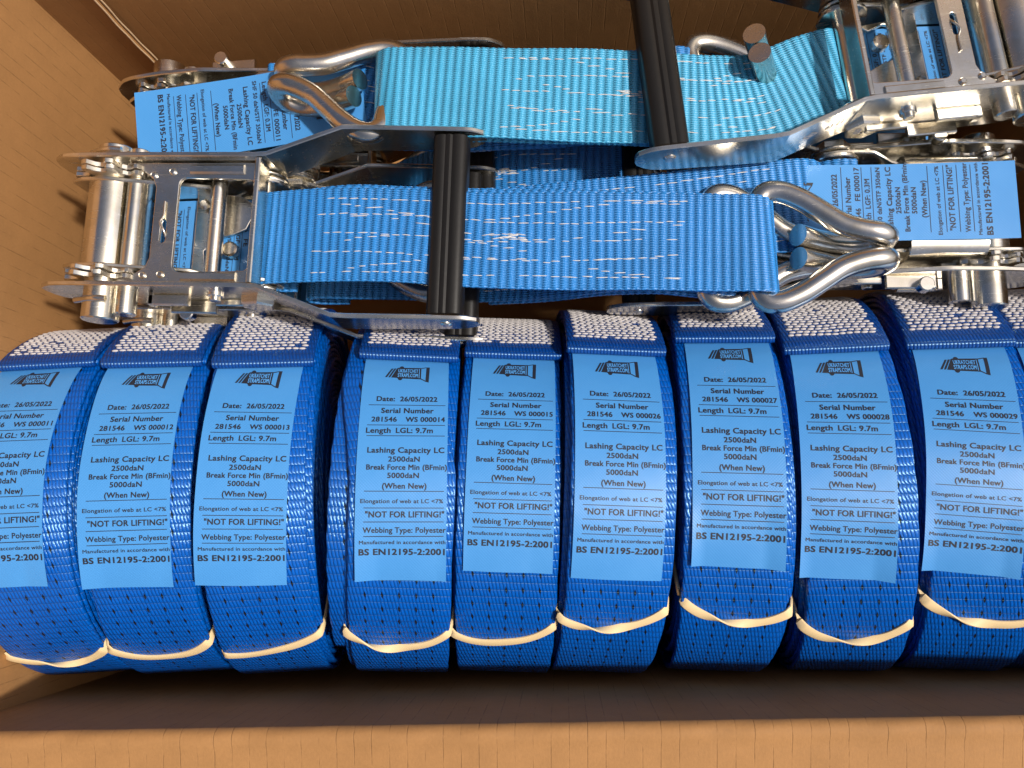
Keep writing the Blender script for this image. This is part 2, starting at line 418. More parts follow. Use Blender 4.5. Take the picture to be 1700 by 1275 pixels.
def print_layout(kind, serial, slant=0.0):
    a, b = [], []
    logo(a, b, 0.04, 1.36, 2.28)
    def L(v, u0=-1.77, u1=2.04): put_poly(a, [(u0, v - .017), (u1, v - .017), (u1, v + .017), (u0, v + .017)])
    T = lambda s, u0, u1, v, c, bold=0.014: put_text(a, s, u0, u1, v, c, bold)
    T('Date:', -1.39, -0.50, 3.02, .27); T('26/05/2022', -0.22, 1.62, 3.02, .27)
    L(3.38)
    T('Serial Number', -1.12, 1.45, 3.69, .27)
    T('281546', -1.57, -0.35, 4.17, .25)
    T(serial, 0.10, 0.10 + 1.92 * min(1, len(serial) / 9), 4.17, .25)
    if kind == 'roll':
        L(4.48); T('Length', -1.80, -0.62, 4.76, .26); T('LGL: 9.7m', -0.35, 1.44, 4.76, .26); L(5.04)
        v = 5.76
    else:
        L(4.42); T('Length', -1.80, -0.62, 4.68, .25); T('LGF: 0.3M', -0.35, 1.35, 4.68, .25); L(4.93)
        T('SHF 50 daN/STF 350daN', -1.95, 2.00, 5.24, .22); v = 5.76
    T('Lashing Capacity LC', -1.68, 2.02, v, .26)
    T('2500daN', -0.66, 0.84, 6.20, .24)
    T('Break Force Min (BFmin)' if kind == 'roll' else 'Break Force Min (BFmin', -1.69, 2.16, 6.59, .24)
    T('5000daN', -0.68, 0.82, 6.98, .24)
    T('(When New)', -0.91, 1.19, 7.47, .25)
    L(7.72)
    T('Elongation of web at LC <7%', -1.92, 2.00, 8.18, .185, .01)
    L(8.50)
    T('"NOT FOR LIFTING!"', -1.68, 2.05, 8.80, .27)
    L(9.15)
    T('Webbing Type: Polyester', -1.79, 2.14, 9.53, .25, .01)
    L(9.83)
    T('Manufactured in accordance with', -1.96, 2.13, 10.11, .165, .008)
    T('BS EN12195-2:2001', -1.97, 2.09, 10.57, .28, .022)
    return a, b

def build_label(parent, kind, serial, surf, LW=4.35, LL=12.0, v0=0.0):
    """surf(u, v, h) -> positions; u across, v down the label"""
    nu, nv = 25, 81
    U, Vv = np.meshgrid(np.linspace(-LW / 2, LW / 2, nu), np.linspace(v0, LL, nv))
    top = surf(U.ravel(), Vv.ravel(), np.full(U.size, 0.016)); bot = surf(U.ravel(), Vv.ravel(), np.full(U.size, -0.016))
    n = U.size; gf = grid_faces(nv, nu, False)
    Fc = [tuple(f)[::-1] for f in gf] + [tuple(f + n) for f in gf]
    rim = [j for j in range(nu)] + [i * nu + nu - 1 for i in range(1, nv)] + [(nv - 1) * nu + j for j in range(nu - 2, -1, -1)] + [i * nu for i in range(nv - 2, 0, -1)]
    for a, b in zip(rim, rim[1:] + rim[:1]): Fc.append((a, b, b + n, a + n))
    UV = np.stack([U.ravel(), Vv.ravel()], 1); UV = np.vstack([UV, UV])
    lab = part('label', mesh('label', np.vstack([top, bot]), Fc, UV, True, 40), M['label'], parent)
    if kind is None: return lab
    a, b = print_layout(kind, serial)
    for acc, h, nm, mt in ((a, 0.024, 'print', 'ink'), (b, 0.030, 'logo_lettering', 'inkblue')):
        Vs, Fs, Hs, o = [], [], [], 0
        for v2, f2, dh in acc:
            Hs.append(np.full(len(v2), h + dh)); Vs.append(v2); Fs += [tuple(i + o for i in t) for t in f2]; o += len(v2)
        P = np.vstack(Vs)
        if kind == 'ratchet': P[:, 0] *= .94
        P[:, 0] = np.clip(P[:, 0], -LW / 2 + .01, LW / 2 - .01)
        Q = surf(P[:, 0], P[:, 1], np.concatenate(Hs))
        me = mesh(nm, Q, Fs, None, False)
        part(nm, me, M[mt], lab)
    return lab

# ------------------------------------------------------------------ setting: ground and box
V = [(-400, -400, -22.9), (400, -400, -22.9), (400, 400, -22.9), (-400, 400, -22.9)]
o = part('ground', mesh('ground', V, [(0, 1, 2, 3)], V and [(v[0], v[1]) for v in V], False), M['ground']); o['kind'] = 'structure'

BX0, BX1, BY0, BY1, BZ = -29.4, 30.6, -10.3, 28.2, -22.4
def wall(name, pos, out, ns, nt, thick, parent, uvf, mat='card'):
    """pos(s,t) inner face point; out = outward unit vector"""
    S, Tt = np.meshgrid(np.linspace(0, 1, ns), np.linspace(0, 1, nt))
    P = np.array([pos(s, t) for s, t in zip(S.ravel(), Tt.ravel())]); Q = P + np.asarray(out) * thick
    n = len(P); gf = grid_faces(nt, ns, False)
    Fc = [tuple(f) for f in gf] + [tuple(f + n)[::-1] for f in gf]
    rim = [j for j in range(ns)] + [i * ns + ns - 1 for i in range(1, nt)] + [(nt - 1) * ns + j for j in range(ns - 2, -1, -1)] + [i * ns for i in range(nt - 2, 0, -1)]
    for a, b in zip(rim, rim[1:] + rim[:1]): Fc.append((a, a + n, b + n, b))
    UV = np.array([uvf(p) for p in P]); UV = np.vstack([UV, UV])
    me = mesh(name, np.vstack([P, Q]), Fc, UV, True, 40)
    bm = bmesh.new(); bm.from_mesh(me); bmesh.ops.recalc_face_normals(bm, faces=bm.faces); bm.to_mesh(me); bm.free()
    return part(name, me, M[mat], parent)

carton = thing('cardboard_box', 'open brown corrugated cardboard box holding the blue straps, near and right flaps folded out, unseen left and back ones raised to warm the steel', 'box')
def left_pos(s, t):       # s along Y, t up
    z = BZ + (0.3 + 1.6 * min(1, s * 4) - BZ) * t; y0 = -10.86 - .9 * (1 - t) - .12; y = y0 + (BY1 - y0) * s
    return (BX0 - 0.4 * s - 2.3 * math.sin(math.pi * min(1, max(0, s))) ** .7 * (1 - t * 0.85), y, z)
wall('side_panel', left_pos, (-1, 0, 0), 24, 16, .5, carton, lambda p: (p[1] + 1.3, p[2]))
def right_pos(s, t):
    y = BY0 + (BY1 - BY0) * s; z = BZ + (0.3 - BZ) * t
    return (BX1, y, z)
wall('side_panel', right_pos, (1, 0, 0), 8, 8, .5, carton, lambda p: (p[1], p[2]))
def back_pos(s, t):
    x = BX0 - .9 + (BX1 - BX0 + .9) * s; z = BZ + (0.3 - BZ) * t
    return (x, BY1 + .5 * math.sin(math.pi * s) * (1 - .6 * t), z)
wall('side_panel', back_pos, (0, 1, 0), 24, 12, .5, carton, lambda p: (p[0], p[2]))
def near_y(x): return -10.75 + 0.033 * (x + 26)
def near_pos(s, t):
    x = BX0 + (BX1 - BX0) * s; z = BZ + (0.3 - BZ) * t
    return (x, near_y(x) - 0.9 * (1 - t) - .15 * math.sin(9 * s) * (1 - t), z)
wall('side_panel', near_pos, (0, -1, 0), 30, 12, .5, carton, lambda p: (p[0] + .2, p[2]))
solid('bottom_panel', box(BX0 - 3, BX1 + .5, BY0 - 2.5, BY1 + 1.2, BZ - .5, BZ, .05), M['card'], carton)
# near flap: rounded crease then the flap lying out and down
prof = [(0.02, 0.31), (-0.02, .52), (-.14, .70), (-.32, .80), (-.55, .80), (-.78, .73), (-1.0, .64), (-1.25, .60), (-1.6, .54), (-4, .05), (-8, -.8), (-14, -2.2)]
xs = np.linspace(BX0, BX1, 90)
V, UV = [], []
L = np.concatenate([[0], np.cumsum([math.dist(prof[i], prof[i + 1]) for i in range(len(prof) - 1)])])
for j, (dy, z) in enumerate(prof):
    for x in xs:
        jz = 0.05 * math.sin(x * 7.85) * (1 if 2 <= j <= 6 else 0.15) + .04 * math.sin(x * 2.1 + j)
        V.append((x, near_y(x) + dy, z + jz * .6)); UV.append((x + .2, -L[j]))
k = len(xs); n1 = len(V)
for (x, y, z) in list(V): V.append((x, y - .12 - (0.2 if True else 0), z - .42))
UV = UV + UV
gf = grid_faces(len(prof), k, False)
Fc = [tuple(f)[::-1] for f in gf] + [tuple(f + n1) for f in gf]
rim = [j for j in range(k)] + [i * k + k - 1 for i in range(1, len(prof))] + [(len(prof) - 1) * k + j for j in range(k - 2, -1, -1)] + [i * k for i in range(len(prof) - 2, 0, -1)]
Fc += [(a, b, b + n1, a + n1) for a, b in zip(rim, rim[1:] + rim[:1])]
me = mesh('flap', V, Fc, UV, True, 50)
bm = bmesh.new(); bm.from_mesh(me); bmesh.ops.recalc_face_normals(bm, faces=bm.faces); bm.to_mesh(me); bm.free()
part('flap', me, M['card'], carton)
PI_ = math.pi
def flap(pos, uvf):
    wall('flap', pos, (0, 0, -1), 6, 6, .45, carton, uvf)
wall('flap', lambda s, t: (BX0 - .6 - 4.5 * t - .4 * math.sin(PI_ * s), BY0 + 1 + (BY1 - BY0 - 1) * s, 1.95 + 14 * t), (-1, 0, 0), 8, 8, .45, carton, lambda p: (p[1], p[2]))  # unseen left flap, stood up so the steel reflects warm brown
flap(lambda s, t: (BX1 + .6 + 13 * t, BY0 + (BY1 - BY0) * s, .32 - 2.5 * t * t), lambda p: (p[1], p[0]))
wall('flap', lambda s, t: (BX0 + (BX1 - BX0) * s, BY1 + .35 + 6 * t + .4 * math.sin(PI_ * s), .32 + 13.5 * t), (0, 1, 0), 8, 8, .45, carton, lambda p: (p[0], p[2]))  # unseen back flap, raised likewise to warm the reflections in the steel
# glued joint strip down the back wall, its torn pale edge showing the corrugation
wall('glue_flap', lambda s, t: (-29.9 + 3.72 * s + .05 * math.sin(14 * t), BY1 - .36 + .18 * (1 - s) + .2 * math.sin(math.pi * s) * .3, BZ + .3 + (0.2 - BZ - .3) * t), (0, 1, 0), 6, 16, .22, carton, lambda p: (p[0] + .35, p[2]))
for dx, nm, y0 in ((0.0, 'liner_edge', -.40), (.14, 'liner_edge', -.16)):
    P, s = catmull([(-26.17 + dx + .06 * math.sin(14 * t) + .02 * math.sin(60 * t), BY1 + y0, BZ + .3 + (0.2 - BZ - .3) * t) for t in np.linspace(0, 1, 40)], .3)
    solid(nm, tube(P, .055, 6), M['core'], carton)

# ------------------------------------------------------------------ strap rolls
FLOOR_R = 22.3
# x, y, z, yaw, lean, label shift, label start, label skew, tab shift, tab edge, band (left, mid, right), twist place, serial, squash, label stretch
ROLLS = [
 (-28.150, -0.128, -11.145, 0.060, 0.100, -0.45, 8.81, -0.020, -0.09, 8.43, (-9.30, -11.37, -9.91), 0.1, '000011', 0.910, 1.129),
 (-22.400, 0.247, -11.195, 0.035, 0.133, -0.35, 7.76, -0.010, -0.20, 7.54, (-9.53, -10.68, -8.14), None, '000012', 0.939, 1.065),
 (-16.510, 0.502, -11.241, 0.037, 0.144, -0.25, 7.24, -0.049, -0.10, 6.86, (-10.25, -10.00, -7.78), None, '000013', 0.960, 1.024),
 (-9.285, 0.213, -11.301, -0.032, 0.135, -0.20, 8.36, 0.030, -0.13, 8.23, (-7.54, -9.32, -7.85), -0.9, '000014', 0.929, 1.069),
 (-3.457, 0.187, -11.750, -0.031, 0.069, 0.14, 8.39, 0.001, 0.10, 8.17, (-7.86, -8.55, -6.30), None, '000015', 0.969, 1.022),
 (1.847, 0.425, -11.515, -0.039, 0.086, -0.10, 8.12, 0.004, 0.01, 7.98, (-6.98, -7.58, -6.19), -0.3, '000026', 0.958, 1.052),
 (8.720, 0.629, -11.696, -0.015, -0.027, 0.06, 8.57, -0.016, -0.07, 8.38, (-5.36, -7.24, -6.45), -0.2, '000027', 0.983, 1.048),
 (14.966, 0.817, -11.896, 0.019, -0.088, -0.05, 7.07, -0.054, -0.01, 6.99, (-7.23, -8.65, -7.19), 0.2, '000028', 1.016, 0.976),
 (21.427, 1.110, -12.153, -0.003, -0.118, -0.04, 6.51, -0.067, -0.04, 6.56, (-5.95, -7.28, -7.04), -0.6, '000029', 1.063, 0.920),
 (27.050, 1.104, -12.250, 0.000, -0.140, -0.04, 6.51, -0.060, -0.04, 6.68, (-6.85, -7.33, -7.02), None, '000030', 1.067, 0.911),
]
WHICH = ['leftmost, against the left box wall', 'second from the left', 'third from the left', 'an inner turn sticking out left',
         'fifth from the left', 'sixth from the left', 'seventh from the left', 'eighth from the left', 'ninth from the left', 'cut off by the right edge of the picture']
TURN = 0.31
def bump_mesh(centers, tang, bit, norm, la, lb, lh, lens=None):
    """little stitches: low domes"""
    ring = [(math.cos(a), math.sin(a)) for a in np.linspace(0, 2 * math.pi, 8, endpoint=False)]
    V, Fc = [], []
    for c, t, b, n, k in zip(centers, tang, bit, norm, range(len(centers))):
        o = len(V); ja, jb = 1 + .18 * (rng.random() - .5), 1 + .25 * (rng.random() - .5)
        sk = .10 * (rng.random() - .5)
        if lens: lb, jb = lens[k], 1.0
        for rr, hh in ((1.0, -.25), (.82, .55), (.4, .95)):
            for x, y in ring: V.append(c + b * (x * la * rr * ja) + t * ((y * lb * jb + sk * x * la) * rr) + n * (lh * hh))
        V.append(c + n * lh)
        for r in range(2):
            for i in range(8):
                j = (i + 1) % 8; Fc.append((o + r * 8 + i, o + r * 8 + j, o + r * 8 + 8 + j, o + r * 8 + 8 + i))
        for i in range(8): Fc.append((o + 16 + i, o + 16 + (i + 1) % 8, o + 24))
    return V, Fc

for ri, (x, y, z, yaw, lean, lu, ls, lsk, tu, ts, bandS, twist, ser, ky, lv) in enumerate(ROLLS):
    mwr = Matrix.Translation((x, y, z)) @ Matrix.Rotation(yaw, 4, 'Z') @ Matrix.Rotation(lean, 4, 'Y')
    R = z + FLOOR_R - 0.12
    lab = ('coiled blue webbing strap with label ending in WS %s, %s' % (ser, WHICH[ri])) if ri < 9 else 'coiled blue webbing strap at the right end, cut off by the picture edge'
    root = thing('strap_roll', lab, 'strap roll', 'coiled blue straps standing in a row', mwr)
    # spiral: s is arc position measured from the top of the coil towards +Y (back)
    a0 = ts / R
    def rad(th): return R + 0.30 * (1 - np.clip(th / (2 * np.pi), 0, 99)) * (TURN / .30)
    rr = random.Random(100 + ri)
    fine_end = 2 * np.pi * 1.25
    th = np.concatenate([np.arange(0, fine_end, 0.30 / R), ])
    ph1, ph2 = rr.random() * 6, rr.random() * 6
    rr_step = [0.0] + [rr.uniform(-.16, .16) for _ in range(40)]
    def lat(th):
        tt = np.clip(th / (2 * np.pi) - 1.02, 0, 40)
        kq = np.arange(38); xk = np.stack([kq + .33, kq + .43], 1).ravel(); yk = np.stack([[rr_step[q] for q in kq], [rr_step[q + 1] for q in kq]], 1).ravel()
        step = np.interp(th / (2 * np.pi), xk, yk)
        return step + .035 * np.sin(th * 1.7 + ph1) * np.clip(th - .6, 0, 1) + np.minimum(tt * 3, 1) * (0.10 * np.sin(tt * 2.3 + ph1) + .07 * np.sin(tt * 5.1 + ph2)) - (0.85 * np.clip((th - 5.6) / .5, 0, 1) * np.clip(1.2 - tt, 0, 1) if ri == 3 else 0)
    def coil_pts(th, dr=0.0):
        r = rad(th) + dr; a = a0 + th
        if ri == 3: r = r - 0.5 * np.clip((th - 5.2) / .5, 0, 1) * 0
        return np.stack([lat(th), ky * r * np.sin(a), r * np.cos(a)], 1)
    P = coil_pts(th); s = np.concatenate([[0], np.cumsum(np.linalg.norm(np.diff(P, axis=0), axis=1))])
    V, Fc, UV = ribbon(P, s, 5.0, .27, (1.0, 0, 0), nu=8, v0=rr.random() * 9, selv=.05)
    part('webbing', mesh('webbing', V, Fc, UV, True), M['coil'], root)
    th = np.arange(fine_end - .02, 2 * np.pi * 30, 1.3 / R * 1.2)
    P = coil_pts(th); s = np.concatenate([[0], np.cumsum(np.linalg.norm(np.diff(P, axis=0), axis=1))])
    V, Fc, UV = ribbon(P, s, 5.0, .26, (1.0, 0, 0), nu=3, v0=rr.random() * 9)
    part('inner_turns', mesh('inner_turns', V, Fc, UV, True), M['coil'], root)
    # inner turn peeping out at the left of roll four
    if ri == 3:
        th2 = np.arange(-1.9, 0.35, .25 / R)
        rr_ = R - .30 - .25 * np.clip((np.abs(th2 + .8) - .8), 0, 1)
        P = np.stack([np.full(len(th2), -.72) - .25 * np.cos(th2 + .8), ky * rr_ * np.sin(th2 + .95), rr_ * np.cos(th2 + .95)], 1)
        s = np.concatenate([[0], np.cumsum(np.linalg.norm(np.diff(P, axis=0), axis=1))])
        V, Fc, UV = ribbon(P, s, 5.0, .26, (1.0, 0, 0.02), nu=6, selv=.05)
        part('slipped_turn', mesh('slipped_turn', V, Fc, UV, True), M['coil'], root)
    # folded and sewn end on top of the first turn
    TL = 9.5
    th = np.linspace(0, TL / R, 60)
    sm = lambda t: t * t * (3 - 2 * t)
    lift = (0.6 if ri < 6 else 0.9) * np.clip((th * R - 5.0) / 4.5, 0, 1) ** 2 * 0
    r = rad(th) + .30 + lift
    a = a0 + th
    bulge = 0.05
    P = np.stack([np.zeros(len(th)), ky * r * np.sin(a), r * np.cos(a)], 1)
    # rounded fold at the start
    fold = [(0, ky * (rad(0) + .15 + .15 * math.sin(q)) * math.sin(a0 - .20 * math.cos(q) / R), (rad(0) + .15 + .15 * math.sin(q)) * math.cos(a0 - .20 * math.cos(q) / R)) for q in np.linspace(-1.4, 1.2, 8)]
    P = np.vstack([fold, P[1:]]); s = np.concatenate([[0], np.cumsum(np.linalg.norm(np.diff(P, axis=0), axis=1))])
    V, Fc, UV = ribbon(P, s, 5.15, .26, (1.0, 0, 0), nu=8, selv=.05)
    UV[:, 0] += 100
    V = np.asarray(V); V[:, 0] += tu
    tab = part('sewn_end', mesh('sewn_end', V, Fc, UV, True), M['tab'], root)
    C, Tn, Bn, Nn = [], [], [], []
    for j in range(30):
        d = .72 + j * .25
        aa = a0 + d / R
        for i in range(12):
            if rr.random() < .02: continue
            u = -2.02 + i * .366 + (.06 if j % 2 else -.06) + rr.uniform(-.012, .012)
            aj = aa + rr.uniform(-.016, .016) / R + .03 * math.sin(i * .9 + j * .4) / R
            rj = rad(d / R) + .30 + .135
            C.append(np.array([u + tu, ky * rj * math.sin(aj), rj * math.cos(aj)])); Tn.append(np.array([0, math.cos(aj), -math.sin(aj)]))
            Bn.append(np.array([1.0, 0, 0])); Nn.append(np.array([0, math.sin(aj), math.cos(aj)]))
    V, Fc = bump_mesh(C, Tn, Bn, Nn, .185, .085, .06)
    part('stitching', mesh('stitching', V, Fc, None, True), M['white'], tab, kind='stuff')
    # label hanging out from under the sewn end
    cs, sn = math.cos(lsk), math.sin(lsk)
    wv = rr.random() * 6
    def surf(u, v, h, cs=cs, sn=sn, lu=lu, ls=ls, R=R, wv=wv, lv=lv, ts=ts, ky=ky):
        v_ = v * lv; uu = lu + cs * u + sn * v_; ss = ls + sn * u - cs * v_
        a = ss / R
        r = R + .19 + TURN * np.clip((ts - ss) / (2 * np.pi * R), 0, 1) + h + .015 * np.sin(v * 1.3 + wv) + 0.10 * np.clip((v - 9.5) / 2.5, 0, 1) ** 2 * (.5 + .5 * np.sin(u * .9 + wv)) - .06 * np.clip((1.2 - v) / 1.2, 0, 1) + .025 * (1 + np.sin(v * .8 + wv * 2) * (u / 2.2)) + .14 * np.clip(np.abs(u + .4 * math.sin(wv)) - 1.5, 0, 1) * np.clip((v - 8.5) / 3.5, 0, 1) * (1 + math.sin(wv * 3))
        return np.stack([uu, ky * r * np.sin(a), r * np.cos(a)], 1)
    build_label(root, 'roll', 'WS ' + ser if ri < 9 else 'WS', surf, v0=-.5)
    # rubber band round the coil: across the front, in along both side faces and across the back
    sl, smid, sr = bandS
    us = np.linspace(-2.66, 2.66, 40)
    sl, sr = smid + min(1.3, max(-.5, sl - smid)), smid + min(1.5, max(-.5, sr - smid))
    q = np.polyfit([-2.66, 0, 2.66], [sl, smid, sr], 2)
    pts, rl, Bs = [], [], []
    ang = (np.polyval(np.polyfit([-2.66, 2.66], [sl - smid, sr - smid], 1), us) + smid - ((sl + sr) / 2 - smid) * (1 - np.abs(us / 2.66) ** 2.6)) / R
    rb = R + .26
    front = np.stack([us, ky * rb * np.sin(ang), rb * np.cos(ang)], 1)
    # the far crossing lies on the opposite rim
    back_a = smid / R + math.pi
    back = np.stack([us[::-1], np.full(40, ky * rb * math.sin(back_a)), np.full(40, rb * math.cos(back_a))], 1)
    side_r = [(2.78, *(front[-1, 1:] * (1 - t) + back[0, 1:] * t)) for t in np.linspace(.02, .98, 24)]
    side_l = [(-2.78, *(back[-1, 1:] * (1 - t) + front[0, 1:] * t)) for t in np.linspace(.02, .98, 24)]
    P = np.vstack([front, side_r, back, side_l])
    T = np.roll(P, -1, 0) - np.roll(P, 1, 0); T /= np.linalg.norm(T, axis=1)[:, None]
    Nrm = np.vstack([np.stack([0 * ang, np.sin(ang), np.cos(ang)], 1), np.tile([1.0, 0, 0], (24, 1)), np.tile([0, math.sin(back_a), math.cos(back_a)], (40, 1)), np.tile([-1.0, 0, 0], (24, 1))])
    for _ in range(3):
        Nrm = (np.roll(Nrm, 1, 0) + Nrm * 2 + np.roll(Nrm, -1, 0)) / 4
    for _ in range(2): P = (np.roll(P, 1, 0) + P * 2 + np.roll(P, -1, 0)) / 4
    Bv = np.cross(Nrm, T); Bv /= np.linalg.norm(Bv, axis=1)[:, None]
    n = len(P); roll = np.zeros(n)
    if twist is not None:
        x01 = np.clip((us - twist) / 3.4 + .5, 0, 1); roll[:40] = math.pi * (x01 * x01 * (3 - 2 * x01)); roll[40:] = math.pi
        lift = np.abs(np.sin(roll[:40])) * .06
        P[:40] += Nrm[:40] * lift[:, None]
    Nv = np.cross(T, Bv)
    c_, s_ = np.cos(roll)[:, None], np.sin(roll)[:, None]
    B2, N2 = c_ * Bv + s_ * Nv, -s_ * Bv + c_ * Nv
    wd = .235 + .02 * np.sin(np.arange(n) * .21 + ri)
    sec = [(-1, .6), (-.8, 1), (.8, 1), (1, .6), (1, -.6), (.8, -1), (-.8, -1), (-1, -.6)]
    Vb = np.stack([P + B2 * (wd[:, None] * a) + N2 * (.055 * b) for a, b in sec], 1)
    k = 8; gf = [((i * k + j), (i * k + (j + 1) % k), ((i + 1) % n * k + (j + 1) % k), ((i + 1) % n * k + j)) for i in range(n) for j in range(k)]
    me = mesh('rubber_band', Vb.reshape(-1, 3), gf, None, True, 50)
    bm = bmesh.new(); bm.from_mesh(me); bmesh.ops.recalc_face_normals(bm, faces=bm.faces); bm.to_mesh(me); bm.free()
    ob = part('rubber_band', me, M['rubber']); ob.matrix_world = mwr
    ob['label'] = 'tan rubber band %sround the %s coil from the left, label WS %s' % ('with a twist ' if twist is not None else '', ('first', 'second', 'third', 'fourth', 'fifth', 'sixth', 'seventh', 'eighth', 'ninth')[ri], ser) if ri < 9 else 'tan rubber band around the coil cut off at the right edge'
    ob['category'] = 'rubber band'; ob['group'] = 'rubber bands round the coils'

# ------------------------------------------------------------------ ratchet straps
def plate_loft(st, thick):
    """st: (x, y, z0, z1)"""
    V, Fc = [], []; h = thick / 2; c = .05
    for x, y, z0, z1 in st:
        e = min(c, (z1 - z0) * .3)
        for dy, zz in ((-h, z0 + e), (-h, z1 - e), (-h + c, z1), (h - c, z1), (h, z1 - e), (h, z0 + e), (h - c, z0), (-h + c, z0)):
            V.append((x, y + dy, zz))
    Fc = [tuple(f) for f in grid_faces(len(st), 8)] + [tuple(range(8))[::-1], tuple((len(st) - 1) * 8 + j for j in range(8))]
    return np.array(V), Fc

def interp_st(keys, n_per=4):
    K = np.array(keys, float); out = []
    for a, b in zip(K[:-1], K[1:]):
        m = max(1, int((b[0] - a[0]) / .22))
        for i in range(m): out.append(a + (b - a) * i / m)
    out.append(K[-1]); o = np.array(out)
    for c in (2, 3):
        for _ in range(1):
            o[2:-2, c] = (o[1:-3, c] + 2 * o[2:-2, c] + o[3:-1, c]) / 4
    return o

HOOK = [(0, 0, 0), (0, 1.6, 0), (0.02, 2.3, 0.02), (.35, 2.78, .08), (1.0, 2.85, .14), (2.0, 2.45, .20), (3.1, 1.72, .25), (4.0, 1.12, .30), (4.9, .80, .36), (5.7, .66, .34), (6.25, .60, .02),
        (6.35, .60, -.55), (6.0, .62, -1.15), (5.2, .62, -1.45), (4.2, .60, -1.25), (3.2, .58, -.72), (1.95, .60, .10)]

def ratchet(label, origin, yaw, flip, path, hookpose, label_mode, serial, web='web', stitch=(0.3, 0.75), tilt=0.0, seed=0, lw=4.12, tip_rise=0.0, pitch=0.0, skew=0.0):
    mwt = Matrix.Translation(origin) @ Matrix.Rotation(yaw, 4, 'Z') @ Matrix.Rotation(tilt, 4, 'X') @ Matrix.Rotation(pitch, 4, 'Y') @ (Matrix.Rotation(math.pi, 4, 'X') if flip else Matrix.Identity(4))
    root = thing('ratchet_strap', label, 'ratchet strap', 'ratchet straps with claw hooks', mwt)
    inv = mwt.inverted(); Zn = M['zinc']; rr = random.Random(seed)
    # handle: two flared side plates
    keys = [(-3.15, 3.45, -.35, .55), (-3.0, 3.45, -.9, 1.1), (-2.6, 3.45, -1.4, 1.5), (-1.8, 3.45, -1.75, 1.65), (0, 3.45, -2.0, 1.7), (2.5, 3.45, -2.1, 1.7), (5.0, 3.45, -1.7, 1.7), (8.0, 3.45, -1.3, 1.7), (8.6, 3.5, -1.25, 1.68),
            (12.5, 4.92, -1.0, 1.72), (13.2, 4.95, -.95, 1.65), (17.9, 4.92, -.75, 1.5), (18.9, 4.92, -.6, 1.45), (19.4, 4.92, -.3, 1.3), (19.7, 4.92, .0, 1.08), (19.82, 4.92, .3, .75)]
    st = interp_st(keys)
    for sg in (1, -1):
        s2 = st.copy(); s2[:, 1] *= sg
        solid('handle_plate', plate_loft(s2, .25), Zn, root, 14)
    if seed == 2:      # date stamp and maker's diamond pressed into the near plate, strength mark on its bolt
        acc = []
        for i, t_ in enumerate(('03', '22')): put_text(acc, t_, i * .75, i * .75 + .5, 0, .36, 0.002)
        for P_ in ([(-1.5, 0), (-1.0, -.36), (-.96, -.30), (-1.4, 0)], [(-1.0, -.36), (-.5, 0), (-.6, 0), (-1.0, -.29)], [(-.5, 0), (-1.0, .36), (-1.0, .29), (-.6, 0)], [(-1.0, .36), (-1.5, 0), (-1.4, 0), (-1.0, .29)], [(-1.16, -.08), (-.84, -.08), (-.84, .08), (-1.16, .08)]):
            put_poly(acc, P_)
        Vs, Fs, o_ = [], [], 0
        for v2, f2, dh in acc:
            xl = 10.2 - v2[:, 0] * .8; yy = np.interp(xl, st[:, 0], st[:, 1]) + .128 + .014 + dh
            Vs.append(np.stack([xl, yy, .38 - v2[:, 1] * .8], 1)); Fs += [tuple(q + o_ for q in t) for t in f2]; o_ += len(v2)
        part('stamp', mesh('stamp', np.vstack(Vs), Fs, None, False), M['white'], root)
        acc = []; put_text(acc, '8.8', -.45, .45, 0, .5, 0.002)
        Vs, Fs, o_ = [], [], 0
        for v2, f2, dh in acc:
            Vs.append(np.stack([7.7 - v2[:, 0], np.full(len(v2), 3.812 + dh), -1.0 - v2[:, 1]], 1)); Fs += [tuple(q + o_ for q in t) for t in f2]; o_ += len(v2)
        part('strength_mark', mesh('strength_mark', np.vstack(Vs), Fs, None, False), M['white'], root)
    # black grip with moulded ridges
    pr = []
    for i in range(48):
        t = i / 48 * 2 * math.pi; c_, s_ = math.cos(t), math.sin(t)
        f = 1 / (abs(c_) ** 4 + abs(s_) ** 4) ** .25
        rx, rz = .92 * f, .80 * f
        px = rx * c_
        g = 1 - .10 * (math.exp(-((px - .15) / .07) ** 2) + math.exp(-((px + .25) / .07) ** 2) * .6) * (abs(s_) > .5)
        pr.append((18.05 + px, .55 + rz * s_ * g))
    V, Fc = prism(pr, 1, -4.72, 4.72, .05)
    solid('grip', (V, Fc), M['grip'], root, 25)
    for sg in (1, -1):
        solid('rivet', join(cyl((18.1, sg * 4.9, .5), (18.1, sg * 5.15, .5), .33, 16, .08)), Zn, root)
    # slotted mandrel: two half-round bars
    big = [(-.30 + 1.22 * math.cos(t), 1.22 * math.sin(t)) for t in np.linspace(math.pi * .22, math.pi * 1.78, 26)]
    solid('mandrel_bar', join(prism(big, 1, -2.55, 2.55, .06), cyl((-.35, -5.05, 0), (-.35, -2.5, 0), .92, 28, .07), cyl((-.35, 2.5, 0), (-.35, 4.5, 0), .92, 28, .07)), Zn, root, 30)
    sm_ = [(1.22 + .58 * math.cos(t), .12 + .8 * math.sin(t)) for t in np.linspace(-math.pi * .9, math.pi * .9, 22)]
    solid('mandrel_bar', join(prism(sm_, 1, -2.55, 2.55, .06), cyl((1.05, -4.75, .1), (1.05, -2.5, .1), .55, 20, .06), cyl((1.05, 2.5, .1), (1.05, 4.3, .1), .55, 20, .06)), Zn, root, 30)
    for sg in (1, -1):
        P, s = catmull([(-1.5, sg * 4.05, .45), (-.3, sg * 4.06, .95), (.4, sg * 4.05, .9)], .15)
        solid('split_pin', tube(P, .17, 10), Zn, root, 60)
